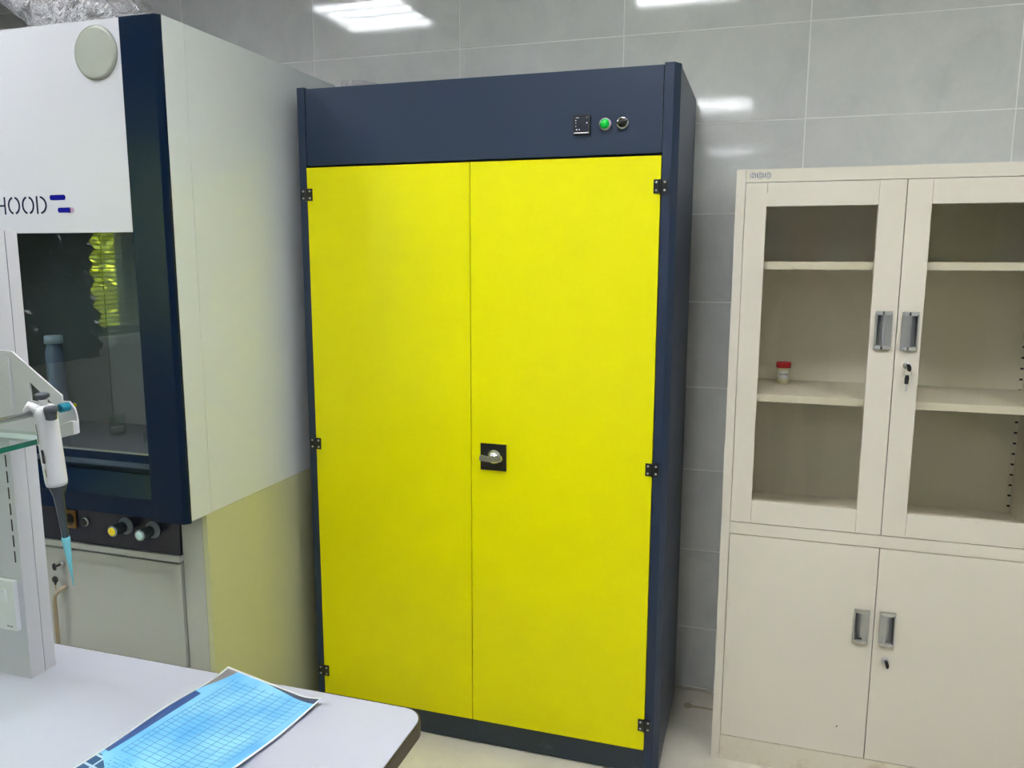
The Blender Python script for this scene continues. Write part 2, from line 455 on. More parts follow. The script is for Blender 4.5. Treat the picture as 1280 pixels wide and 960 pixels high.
# ceiling lamps: frame, glowing tubes behind a louvre grid
def lamp_emit():
    m, nt, b, out = new_mat('lamp_diffuser')
    b.inputs['Base Color'].default_value = (0.9, 0.9, 0.9, 1)
    b.inputs['Emission Color'].default_value = (0.96, 0.98, 1.0, 1)
    b.inputs['Emission Strength'].default_value = LAMP_STRENGTH
    return m
M['lamp'] = lamp_emit()
M['louver'] = mat('louver_alu', rgb(225, 228, 232), 0.3, 0.6)
lamp_names = {}
for j, ly in enumerate((-1.90, -5.5, -9.1)):
    for i, lx in enumerate((-2.09, -0.20, 1.69)):
        if j > 0 and i == 2: continue
        t = thing('ceiling_light', 'square louvred ceiling light %s, %s' % (
            ('nearest the tiled wall', 'in the middle row', 'in the far row')[j],
            ('on the left', 'in the centre', 'on the right')[i]), 'lamp', (lx, ly, ZC), 'louvred lights in the ceiling')
        fr = MB()
        for a in (-1, 1):
            fr.box(lx + a*0.30 - 0.012, lx + a*0.30 + 0.012, ly - 0.312, ly + 0.312, ZC - 0.022, ZC)
            fr.box(lx - 0.288, lx + 0.288, ly + a*0.30 - 0.012, ly + a*0.30 + 0.012, ZC - 0.022, ZC)
        build('frame', fr, M['louver'], t)
        build('diffuser', MB().box(lx - 0.288, lx + 0.288, ly - 0.288, ly + 0.288, ZC - 0.004, ZC), M['lamp'], t)
        lv = MB()
        for q in range(1, 12): lv.box(lx - 0.288 + q*0.048 - 0.003, lx - 0.288 + q*0.048 + 0.003, ly - 0.288, ly + 0.288, ZC - 0.018, ZC - 0.006)
        for q in range(1, 4): lv.box(lx - 0.288, lx + 0.288, ly - 0.288 + q*0.144 - 0.01, ly - 0.288 + q*0.144 + 0.01, ZC - 0.020, ZC - 0.006)
        build('louver', lv, M['louver'], t)['kind'] = 'stuff'

# window in the left wall, its blind, and the greenery outside
win = structure('window_1', MB().box(XL-.08, XL-.03, WY0, WY0+.05, WZ0, WZ1).box(XL-.08, XL-.03, WY1-.05, WY1, WZ0, WZ1)
    .box(XL-.08, XL-.03, WY0, WY1, WZ0, WZ0+.05).box(XL-.08, XL-.03, WY0, WY1, WZ1-.05, WZ1)
    .box(XL-.08, XL-.03, -3.109, -3.047, WZ0, WZ1).box(XL-.08, XL-.03, -3.27, -3.135, WZ0, WZ1), M['win_frame'])
build('pane', MB().box(XL-.058, XL-.054, WY0+.05, WY1-.05, WZ0+.05, WZ1-.05), M['glass_clear'], win)
structure('trim_1', MB().box(XL, XL+.10, WY0-.08, WY1+.08, WZ0-.04, WZ0), M['ceiling'], bevel=0.004)
bl = thing('venetian_blind', 'open grey venetian blind hanging in the window of the left wall', 'blind', (XL+.03, (WY0+WY1)/2, WZ0))
build('head_rail', MB().box(XL+.01, XL+.05, WY0, WY1, WZ1-.04, WZ1), M['slat'], bl)
slat_me = MB().box(-.012, .012, (WY0-WY1)/2, (WY1-WY0)/2, -.0006, .0006).mesh('slat', M['slat'])
for q in range(45):
    w_ = piece('slat', slat_me, bl, (XL+.03, (WY0+WY1)/2, WZ0 + .03 + q*.025)); w_.rotation_euler = (0, .22, 0)
cd = MB()
for q in (WY0+.3, -3.3, WY1-.3): cd.cyl((XL+.03, q, WZ0+.02), (XL+.03, q, WZ1-.03), .001, 6)
build('cords', cd, M['slat'], bl)['kind'] = 'stuff'
def foliage():
    bm = bmesh.new()
    for q in range(26000):
        y = random.uniform(-7.5, 0.8); z = random.uniform(-0.2, 4.6); x = -5.4 + 0.5*math.sin(y*2.3+z) + random.uniform(-.5, .5)
        c = Vector((x, y, z)); s = random.uniform(.05, .10)
        a = Vector((random.gauss(0,1), random.gauss(0,1), random.gauss(0,1))).normalized(); b = a.orthogonal().normalized()
        v = [bm.verts.new(c + a*s), bm.verts.new(c + b*s*.45), bm.verts.new(c - a*s), bm.verts.new(c - b*s*.45)]
        bm.faces.new(v)
    NG = 60; gg = [[bm.verts.new((-5.95 + random.uniform(-.12, .12), -8 + 9.5*j/NG, -.2 + 5*i/NG)) for j in range(NG+1)] for i in range(NG+1)]
    for i in range(NG):
        for j in range(NG): bm.faces.new((gg[i][j], gg[i][j+1], gg[i+1][j+1], gg[i+1][j]))
    me = bpy.data.meshes.new('hedge'); bm.to_mesh(me); bm.free(); me.materials.append(M['leaf'])
    o = bpy.data.objects.new('hedge', me); col.objects.link(o)
    o['kind'] = 'stuff'; o['label'] = 'sunlit yellow green hedge foliage outside the window'; o['category'] = 'hedge'
foliage()
gr = structure('ground', MB().box(-9, XL-.1, -10, 3, -.3, -.2), mat('soil', rgb(120, 120, 70), .9, var=.2))
# black plastic sheet hung over part of the window
def film():
    bm = bmesh.new(); NY, NZ = 40, 56; g = []
    for i in range(NZ + 1):
        row = []
        for j in range(NY + 1):
            y = -2.63 + j*(1.05/NY) + (0.02*math.sin(i*1.7) if j == 0 else 0); z = 1.08 + i*(1.25/NZ)
            x = XL + .17 + .015*math.sin(j*.9 + i*.25) + random.uniform(-.009, .009) + .02*noise.noise((y*9, z*9, 0))
            row.append(bm.verts.new((x, y, z)))
        g.append(row)
    for i in range(NZ):
        for j in range(NY): bm.faces.new((g[i][j], g[i][j+1], g[i+1][j+1], g[i+1][j]))
    me = bpy.data.meshes.new('plastic_sheet'); bm.to_mesh(me); bm.free(); me.materials.append(M['film'])
    o = bpy.data.objects.new('plastic_sheet', me); col.objects.link(o)
    so = o.modifiers.new('thick', 'SOLIDIFY'); so.thickness = 0.002
    o['label'] = 'crumpled black plastic sheet hanging beside the left window'; o['category'] = 'sheet'
film()
structure('door_1', MB().box(XR-.04, XR, -8.2, -6.7, 0, 2.4), M['wood'], bevel=.003)

# ================================================================== YELLOW CABINET
yx0, yx1, yy0, yy1, yz1 = -1.140, 0.0625, -0.5614, -0.03, 2.118
yc = thing('chemical_cabinet', 'tall navy steel storage cabinet with two bright yellow doors', 'cabinet', ((yx0+yx1)/2, (yy0+yy1)/2, 0))
def post(sign, x_out):
    i = x_out - sign*0.0425
    ch = 0.016
    pts = [(i, yy0), (x_out - sign*ch, yy0), (x_out, yy0 + ch*1.6), (x_out, yy0 + .05), (i, yy0 + .05)]
    return MB().prism(pts, 'z', 0.0, yz1 + 0.004)
build('corner_post', post(1, yx1), M['navy'], yc, bevel=.0015)
build('corner_post', post(-1, yx0), M['navy'], yc, bevel=.0015)
build('side_panel', MB().box(yx1-.02, yx1-.001, yy0+.05, yy1, 0.0, yz1), M['navy'], yc, bevel=.001)
build('side_panel', MB().box(yx0+.001, yx0+.02, yy0+.05, yy1, 0.0, yz1), M['navy'], yc, bevel=.001)
build('back_panel', MB().box(yx0+.02, yx1-.02, yy1-.02, yy1, 0.0, yz1), M['navy'], yc)
build('top_panel', MB().box(yx0+.02, yx1-.02, yy0+.03, yy1-.02, yz1-.02, yz1-.002), M['navy'], yc)
build('header_panel', MB().box(yx0+.044, yx1-.044, yy0+.003, yy0+.03, 1.884, yz1-.001), M['navy'], yc, bevel=.0015)
build('plinth', MB().box(yx0+.043, yx1-.043, yy0+.002, yy0+.03, 0.004, 0.083), M['navy_scuff'], yc, bevel=.0015)
build('door_frame', MB().box(yx0+.0425, yx1-.0425, yy0+.026, yy0+.046, 0.06, 1.90), M['seam'], yc)
dz0, dz1 = 0.0868, 1.8762
d1 = build('door', MB().box(-1.0960, -0.5462, yy0-.004, yy0+.018, dz0, dz1), M['yellow'], yc, bevel=.002)
d2 = build('door', MB().box(-0.5436, 0.0185, yy0-.004, yy0+.018, dz0, dz1), M['yellow'], yc, bevel=.002)
# lock plate with a turning lever
lp = MB().box(-.042, .042, -.004, 0, -.042, .042).mesh('lock_plate', M['black'], bevel=.006)
p = piece('lock_plate', lp, d2, (-.4705, yy0-.004, .984))
build('lock_boss', MB().lathe((-.468, yy0-.008, .985), (-.468, yy0-.03, .985), [(0, .024), (.004, .0235), (.006, .020), (.012, .018), (.017, .012), (.018, .001)], 28), M['chrome'], d2, label='round chrome lock boss')
build('lock_lever', MB().prism([(-.508, .977), (-.506, .996), (-.485, .994), (-.455, .994), (-.438, .998), (-.434, .983), (-.438, .977), (-.455, .975), (-.485, .975)], 'y', yy0-.024, yy0-.036), M['chrome'], d2, bevel=.002, label='chrome turning lever')
# hinges
hp = MB().box(-.0195, -.0035, -.004, 0, -.019, .019).box(.0035, .0195, -.004, 0, -.019, .019).cyl((0, -.004, -.019), (0, -.004, .019), .0048, 12).mesh('hinge', M['hinge'], bevel=.0006)
scr = MB().lathe((0, 0, 0), (0, -.003, 0), [(0, .0036), (.0018, .0034), (.003, .0015)], 12).mesh('screw', M['screw'])
for hx in (-1.0968, 0.0193):
    for hz in (1.793, .983, .171):
        h = piece('hinge', hp, yc, (hx, yy0 - .004, hz))
        for a in (-1, 1):
            for b in (-1, 1): piece('screw', scr, h, (hx + a*.0115, yy0 - .0078, hz + b*.011))
# controls on the header
fy = yy0 + .003
dp = build('display_panel', MB().box(-.2315, -.1825, fy-.012, fy, 1.942, 1.994), M['black'], yc, bevel=.002, label='black digital controller')
build('display_face', MB().box(-.227, -.187, fy-.0135, fy-.011, 1.9475, 1.9895), M['navy_panel'], dp, bevel=.0005)
mk = MB()
for (ax, az, w, h) in ((-.223,1.985,.009,.002),(-.224,1.977,.002,.003),(-.224,1.970,.002,.003),(-.224,1.9615,.0025,.003),(-.192,1.985,.002,.003),(-.193,1.970,.004,.003),(-.190,1.970,.001,.003),(-.2225,1.953,.004,.002),(-.214,1.953,.003,.002)):
    mk.box(ax, ax+w, fy-.0139, fy-.0132, az, az+h)
build('display_marks', mk, M['print_white'], dp)['kind'] = 'stuff'
build('name_strip', MB().box(-.2285, -.1855, fy-.0132, fy-.0115, 1.9435, 1.9465), M['print_white'], dp)
il = build('indicator_lamp', MB().lathe((-.141, fy, 1.967), (-.141, fy-.03, 1.967), [(0, .0135), (.010, .0135), (.011, .0125), (.017, .0118), (.020, .009), (.021, .001)], 28), M['green_lamp'], yc, label='green round indicator lamp')
build('lamp_bezel', MB().lathe((-.141, fy, 1.967), (-.141, fy-.009, 1.967), [(0, .0172), (.006, .017), (.009, .0145)], 28), M['satin'], il)
rs = build('rotary_switch', MB().lathe((-.0915, fy, 1.968), (-.0915, fy-.02, 1.968), [(0, .0178), (.007, .0178), (.010, .0155), (.011, .013)], 28), M['chrome'], yc, label='chrome rimmed black rotary switch')
build('switch_face', MB().cyl((-.0915, fy-.008, 1.968), (-.0915, fy-.0125, 1.968), .0132, 24), M['black'], rs)
build('switch_lever', MB().prism([(-.108, 1.9635), (-.107, 1.970), (-.090, 1.974), (-.076, 1.9745), (-.0755, 1.970), (-.090, 1.964)], 'y', fy-.012, fy-.022), M['black'], rs, bevel=.0015)

# ================================================================== CREAM CABINET
wx0, wx1, wy0, wy1, wzt = 0.2158, 1.1184, -0.4005, -0.012, 1.849
wc = thing('filing_cabinet', 'cream steel filing cabinet with two glazed doors above two plain doors', 'cabinet', ((wx0+wx1)/2, (wy0+wy1)/2, 0))
CB = M['cream']
build('side_panel', MB().box(wx0, wx0+.0255, wy0, wy1, 0, wzt), CB, wc, bevel=.0015)
build('side_panel', MB().box(wx1-.0255, wx1, wy0, wy1, 0, wzt), CB, wc, bevel=.0015)
xi0, xi1 = wx0+.026, wx1-.026
build('top_panel', MB().box(xi0, xi1, wy0+.0006, wy1, 1.8125, wzt-.0004), CB, wc, bevel=.001)
build('middle_rail', MB().box(xi0, xi1, wy0+.0006, wy1-.02, .7595, .7960), CB, wc, bevel=.001)
build('base', MB().box(xi0, xi1, wy0+.0006, wy1-.02, 0.0, .0835), M['cream_stain'], wc, bevel=.001, label='stained base rail')
build('back_panel', MB().box(xi0, xi1, wy1-.02, wy1, 0, 1.81), M['cream_in'], wc)
for z in (1.587, 1.193):
    build('shelf', MB().box(xi0+.002, xi1-.002, wy0+.028, wy1-.021, z-.022, z), CB, wc, bevel=.0012)
# slotted shelf rails in the back corners
for rx in (xi0, xi1-.016):
    r_ = MB().box(rx, rx+.016, wy1-.0235, wy1-.0205, .797, 1.81)
    rr = build('shelf_rail', r_, M['cream_in'], wc)
    sl = MB()
    for q in range(28): sl.box(rx+.004, rx+.013, wy1-.0245, wy1-.0232, .815+q*.034, .821+q*.034)
    build('slots', sl, M['seam'], rr)['kind'] = 'stuff'
def holed(x0, x1, y0, y1, z0, z1, hx, hz, w=.036, h=.094):
    a, b, c, d = hx-w/2, hx+w/2, hz-h/2, hz+h/2
    return MB().box(x0, a, y0, y1, z0, z1).box(b, x1, y0, y1, z0, z1).box(a, b, y0, y1, z0, c).box(a, b, y0, y1, d, z1)
# recessed handle: chrome end caps, satin scoop
def pull(parent, x, z, w=.043, h=.108, lab=None):
    hw, hh = w/2, h/2
    yb = wy0 - .0005
    bowl = MB()
    N = 8
    pts = []
    for q in range(N+1):
        a = PI*q/N
        pts.append((x - (hw-.005)*math.cos(a), yb + .001 + .0135*math.sin(a)))
    for q in range(N):
        (xa, ya), (xb, ybb) = pts[q], pts[q+1]
        bowl.prism([(xa, ya), (xb, ybb), (xb, yb+.018), (xa, yb+.018)], 'z', z-hh+.010, z+hh-.010)
    o = build('handle', bowl, M['satin'], parent)
    rim = MB().box(x-hw, x-hw+.004, yb-.006, yb+.0005, z-hh+.008, z+hh-.008).box(x+hw-.004, x+hw, yb-.006, yb+.0005, z-hh+.008, z+hh-.008)
    side = -1 if x < XM else 1
    rim.box(x+hw-.017 if side < 0 else x-hw, x+hw if side < 0 else x-hw+.017, yb-.0066, yb-.0045, z-hh+.008, z+hh-.008)
    build('handle_rim', rim, M['satin'], parent, bevel=.0008)
    for s in (-1, 1):
        cap = MB()
        arc = [(x-hw, yb+.0005)]
        for q in range(9):
            a = q/8; arc.append((x-hw+w*a, yb-.004-.006*math.sin(PI*a)))
        arc.append((x+hw, yb+.0005))
        cap.prism(arc, 'z', z+s*(hh-.011), z+s*hh)
        build('handle_cap', cap, M['chrome'], parent, bevel=.0006)
def lock(parent, x, z, hanging):
    o = build('lock', MB().lathe((x, wy0, z), (x, wy0-.012, z), [(0, .0095), (.005, .0095), (.007, .0075), (.008, .001)], 20), M['satin'], parent)
    k = MB()
    # key in the lock: black bow hanging straight down
    k.prism([(x-.004, z+.006), (x+.005, z+.005), (x+.009, z-.004), (x+.008, z-.014), (x+.002, z-.015), (x-.001, z-.006)], 'y', wy0-.010, wy0-.024)
    build('key', k, M['black'], parent, bevel=.0012)
    if hanging:
        ring = [(x + .001 + .008*math.cos(2*PI*q/20), wy0-.017, z-.020 + .008*math.sin(2*PI*q/20)) for q in range(21)]
        build('key_ring', MB().tube(ring, .0006, 6), M['chrome'], parent)
        build('key_bow', MB().prism([(x-.004, z-.026), (x+.004, z-.025), (x+.006, z-.034), (x+.004, z-.050), (x-.005, z-.051), (x-.006, z-.036)], 'y', wy0-.015, wy0-.0185), M['black'], parent, bevel=.001)
        build('key_blade', MB().box(x-.002, x+.002, wy0-.0175, wy0-.016, z-.072, z-.050), M['satin'], parent)
def glazed_door(x0, x1, gx0, gx1, hx, hz, name='glazed_door'):
    z0, z1, gz0, gz1 = .7985, 1.8105, .868, 1.744
    y0, y1 = wy0-.0006, wy0+.020
    if hx > gx1: mb = holed(gx1, x1, y0, y1, z0, z1, hx, hz).box(x0, gx0, y0, y1, z0, z1)
    else: mb = holed(x0, gx0, y0, y1, z0, z1, hx, hz).box(gx1, x1, y0, y1, z0, z1)
    d = build(name, mb, CB, wc)
    build('top_rail', MB().box(gx0+.0006, gx1-.0006, y0+.0003, y1, gz1, z1), CB, d, bevel=.0006)
    build('bottom_rail', MB().box(gx0+.0006, gx1-.0006, y0+.0003, y1, z0, gz0), CB, d, bevel=.0006)
    build('glass_pane', MB().box(gx0-.004, gx1+.004, wy0+.008, wy0+.012, gz0-.004, gz1+.004), M['glass_cab'], d)
    return d
XM = .6672
ga = glazed_door(xi0+.001, XM-.0012, .302, .598, .6325, 1.397)
gb = glazed_door(XM+.0012, xi1-.001, .731, 1.032, .7005, 1.396)
pull(ga, .6325, 1.397); pull(gb, .7005, 1.396); lock(gb, .7005, 1.300, True)
y0, y1 = wy0-.0006, wy0+.020
da = build('lower_door', holed(xi0+.001, XM-.0012, y0, y1, .0862, .7572, .632, .511), CB, wc)
db = build('lower_door', holed(XM+.0012, xi1-.001, y0, y1, .0862, .7572, .7035, .511), CB, wc)
pull(da, .632, .511); pull(db, .7035, .511); lock(db, .7045, .413, False)
build('speck', MB().cyl((.585, wy0-.0006, .178), (.585, wy0-.0016, .178), .0022, 10), M['ink'], da)
# maker's badge on the top rail
build('inner_gap_strip', MB().box(xi0, xi1, wy0+.021, wy0+.023, .755, .7990), M['cream_in'], wc)  # pale cream strip behind the gaps above and below the middle rail
def badge_strokes(w, y, t):
    mb = MB(); h = .0062; zc = 1.8310; kx = 1.22
    def st(x0, pts): ribbon(mb, [(.2565 + (x0 - .2590 + px)*kx, zc + pz*h) for px, pz in pts], w, y, t)
    st(.2590, [(0, -1), (0, 1)]); st(.2590, [(0, 1), (.0052, 1), (.0068, .55), (.0052, .05), (0, .0)]); st(.2590, [(.0035, .0), (.0072, -1)])
    st(.2705, [(0, -1), (0, 1)])
    st(.2752, [(.0078, .62), (.0060, 1), (.0018, 1), (0, .5), (0, -.5), (.0018, -1), (.0062, -1), (.0076, -.6), (.0076, -.05), (.0042, -.05)])
    st(.2875, [(0, -1), (0, 1)])
    st(.2930, [(0, -1), (0, 1)]); st(.2930, [(0, 1), (.0055, 1), (.0080, .5), (.0080, -.5), (.0055, -1), (0, -1)])
    return mb
bd = build('badge', badge_strokes(.0056, wy0+.0006, .0010), M['ink'], wc, label='dark outlined maker badge'); bd['kind'] = 'stuff'
build('badge_lettering', badge_strokes(.0030, wy0-.0004, .0005), M['print_white'], bd)['kind'] = 'stuff'

# jar on the shelf
jx, jy, jz = .381, -.115, 1.1932
jar = thing('specimen_jar', 'small jar with red screw lid on the middle shelf of the cream cabinet', 'jar', (jx, jy, jz))
build('body', MB().lathe((jx,jy,jz), (jx,jy,jz+.06), [(0,.0185),(.002,.0195),(.047,.0205),(.050,.018),(.053,.018)], 28), M['jar'], jar)
lid = MB().lathe((jx,jy,jz+.051), (jx,jy,jz+.072), [(0,.0225),(.001,.0232),(.0165,.0232),(.018,.022),(.0185,.001)], 32)
build('lid', lid, M['red'], jar)
lb = MB()
for q in range(12):
    a0 = -PI/2 - .9 + q*.15; a1 = a0 + .15; r = .0212
    lb.prism([(jx+r*math.cos(a0), jy+r*math.sin(a0)), (jx+r*math.cos(a1), jy+r*math.sin(a1)), (jx+(r-.0008)*math.cos(a1), jy+(r-.0008)*math.sin(a1)), (jx+(r-.0008)*math.cos(a0), jy+(r-.0008)*math.sin(a0))], 'z', jz+.014, jz+.042)
lbo = build('label', lb, M['print_white'], jar)
sc2 = MB()
for q in range(9):
    a = -PI/2 - .62 + q*.155; r = .0214; h = (.003, .006, .004, .002, .006, .005, .006, .004, .005)[q]
    sc2.prism([(jx+r*math.cos(a), jy+r*math.sin(a)), (jx+r*math.cos(a+.1), jy+r*math.sin(a+.1)), (jx+(r-.0006)*math.cos(a+.1), jy+(r-.0006)*math.sin(a+.1)), (jx+(r-.0006)*math.cos(a), jy+(r-.0006)*math.sin(a))], 'z', jz+.0285, jz+.0285+h*.7)
build('handwriting', sc2, M['ink'], lbo)

# ================================================================== FUME HOOD
PLACE = (0.91, (0.0273, -0.2568, 0.1431))
hx1, hx0, hyf, hyb, hzt = -1.345, -2.85, -0.9106, 0.25, 2.268
HZ0 = -0.1572 + 0.0005    # the hood's foot, on the floor once placed
hd = thing('fume_hood', 'large white and navy laboratory fume hood left of the yellow doors', 'fume hood', (placed(((hx0+hx1)/2, -.5, 0)).x, placed((0, -.5, 0)).y, 0))
pi_ = -1.4735
build('front_panel', MB().box(hx0+.125, pi_-.0005, hyf+.004, hyf+.03, 1.668, hzt-.002), M['white'], hd, bevel=.002)
def hpost(sign, xo):
    xi = xo - sign*.1285
    pts = [(xi, hyf), (xo - sign*.014, hyf), (xo, hyf+.012), (xo, hyf+.022), (xi, hyf+.022)]
    return MB().prism(pts, 'z', .783, hzt-.0005)
build('corner_post', hpost(1, hx1), M['navy_gloss'], hd, bevel=.0015)
build('corner_post', hpost(-1, hx0), M['navy_gloss'], hd, bevel=.0015)
for (xa, xb) in ((hx1-.02, hx1+.0), (hx0, hx0+.02)):
    build('side_panel', MB().box(xa, xb, hyf+.0225, -.7985, .789, hzt), M['hood_side'], hd, bevel=.001)
    build('side_panel', MB().box(xa, xb, -.7965, hyb, .789, hzt), M['hood_side'], hd, bevel=.001)
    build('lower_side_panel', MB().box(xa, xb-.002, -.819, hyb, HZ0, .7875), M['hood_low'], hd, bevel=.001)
build('top_panel', MB().box(hx0+.02, hx1-.02, hyf+.03, hyb, hzt-.02, hzt-.003), M['white'], hd)
build('back_panel', MB().box(hx0+.02, hx1-.02, hyb-.02, hyb, HZ0, hzt-.02), M['hood_side'], hd)
cap = build('round_cap', MB().lathe((-1.5625, hyf+.004, 2.176), (-1.5625, hyf-.006, 2.176), [(0, .076), (.004, .0755), (.008, .0715), (.0085, .066), (.0078, .001)], 56), M['disc'], hd, label='round grey green blanking cap')
# lettering HOOD in stencil strokes and the two pill marks
ly = hyf + .004; zc_, hh_, sw = 1.752, .0265, .0058
def letter(strokes):
    mb = MB()
    for st in strokes: ribbon(mb, st, sw, ly, .0008)
    build('letter', mb, M['logo_dark'], hd)['kind'] = 'stuff'
arcp = lambda cx, rx, a0, a1: [(cx + rx*math.cos(a*PI/180), zc_ + .0245*math.sin(a*PI/180)) for a in [a0 + (a1-a0)*q/16 for q in range(17)]]
letter([[(-1.958, zc_-hh_), (-1.958, zc_+hh_)], [(-1.990, zc_-hh_), (-1.990, zc_+hh_)], [(-1.984, zc_), (-1.961, zc_)]])
for cx in (-1.9215, -1.8655): letter([arcp(cx, .0212, -76, 76), arcp(cx, .0212, 104, 256)])
letter([[(-1.8295, zc_-hh_), (-1.8295, zc_+hh_)], arcp(-1.8215, .0265, -78, 78)])
def pill(x0, x1, z0, z1, m):
    r = (z1-z0)/2; mz = (z0+z1)/2; pts = []
    for q in range(9): a = -PI/2 + PI*q/8; pts.append((x1-r*.8+r*.8*math.cos(a), mz + r*math.sin(a)))
    for q in range(9): a = PI/2 + PI*q/8; pts.append((x0+r*.8+r*.8*math.cos(a), mz + r*math.sin(a)))
    build('emblem_bar', MB().prism(pts, 'y', ly, ly-.001), m, hd, label='blue emblem bar' if m is M['logo_blue'] else 'pink end of the emblem bar')
pill(-1.778, -1.718, 1.7655, 1.781, M['logo_blue']); pill(-1.7505, -1.700, 1.728, 1.743, M['logo_blue']); pill(-1.705, -1.689, 1.728, 1.743, M['logo_pink'])
# sash
sg = build('sash', MB().box(hx0+.126, pi_-.001, hyf+.012, hyf+.036, .962, .988), M['navy_gloss'], hd, bevel=.003)
build('glass_pane', MB().box(hx0+.126, pi_-.001, hyf+.020, hyf+.026, .986, 1.690), M['glass_sash'], sg)
build('sash_edge', MB().box(hx0+.126, pi_-.001, hyf+.016, hyf+.030, .988, .9905), M['satin'], sg)
# inside
build('liner', MB().box(pi_-.002, pi_+.015, hyf+.05, -.26, .93, 2.2).box(hx0+.11, hx0+.125, hyf+.05, -.26, .93, 2.2).box(hx0+.11, pi_+.015, hyf+.05, -.26, 2.2, 2.215), M['liner'], hd)
build('baffle', MB().box(-2.2005, pi_, -.29, -.26, .93, 2.2), M['liner'], hd, bevel=.002)
build('baffle', MB().box(hx0+.12, -2.2, -.295, -.26, .93, 2.2), M['liner_dark'], hd, bevel=.002)
build('worksurface', MB().box(hx0+.11, pi_+.015, hyf+.07, -.26, .905, .93), M['worksurface'], hd, bevel=.004)
# airfoil and apron under the sash
build('airfoil', MB().prism([(hyf+.075, .925), (hyf+.030, .922), (hyf+.002, .852), (hyf+.002, .846), (hyf+.075, .846)], 'x', hx0+.127, pi_-.001), M['navy_gloss'], hd, bevel=.002)
build('apron', MB().box(hx0+.127, pi_-.001, hyf+.006, hyf+.04, .790, .8455), M['navy_gloss'], hd, bevel=.001)
build('control_panel', MB().box(hx0+.102, -1.4475, -.829, -.70, .644, .789), M['navy_panel'], hd, bevel=.002)
cy = -.829
def knob(x, z, m_face, lab):
    o = build('gas_knob', MB().lathe((x, cy, z), (x, cy-.09, z), [(0, .0165), (.008, .0165), (.010, .0160), (.058, .0168), (.060, .0150), (.0605, .001)], 24), M['knob_dark'], hd, label=lab)
    build('flange', MB().lathe((x, cy, z), (x, cy-.014, z), [(0, .0285), (.004, .0285), (.012, .0215), (.013, .016)], 28), M['knob_grey'], o)
    rb = MB()
    for q in range(12):
        a = 2*PI*q/12; rb.box(x+.0166*math.cos(a)-.0015, x+.0166*math.cos(a)+.0015, cy-.058, cy-.014, z+.0166*math.sin(a)-.0015, z+.0166*math.sin(a)+.0015)
    build('grip_ribs', rb, M['knob_dark'], o)['kind'] = 'stuff'
    build('knob_face', MB().lathe((x, cy-.0605, z), (x, cy-.064, z), [(0, .0135), (.002, .0135), (.003, .012), (.0032, .001)], 24), m_face, o)
    build('knob_rim', MB().lathe((x, cy-.058, z), (x, cy-.062, z), [(0, .0185), (.003, .0180), (.004, .0138)], 24), M['knob_grey'], o)
knob(-1.657, .723, M['knob_yellow'], 'dark tap knob with yellow face')
knob(-1.549, .721, M['knob_pale'], 'dark tap knob with pale blue face')
sp_ = build('switch_plate', MB().box(-1.915, -1.861, cy-.006, cy, .693, .755), M['amber'], hd, bevel=.002, label='amber square switch plate')
build('switch_button', MB().lathe((-1.888, cy-.006, .724), (-1.888, cy-.03, .724), [(0, .021), (.003, .021), (.004, .015), (.014, .014), (.016, .001)], 24), M['black'], sp_)
bb_ = build('push_button', MB().lathe((-1.827, cy, .719), (-1.827, cy-.02, .719), [(0, .0125), (.010, .0125), (.012, .010), (.0125, .001)], 24), M['black'], hd, label='round black push button')
build('button_ring', MB().lathe((-1.827, cy, .719), (-1.827, cy-.005, .719), [(0, .0155), (.003, .0155), (.005, .013)], 24), M['satin'], bb_)
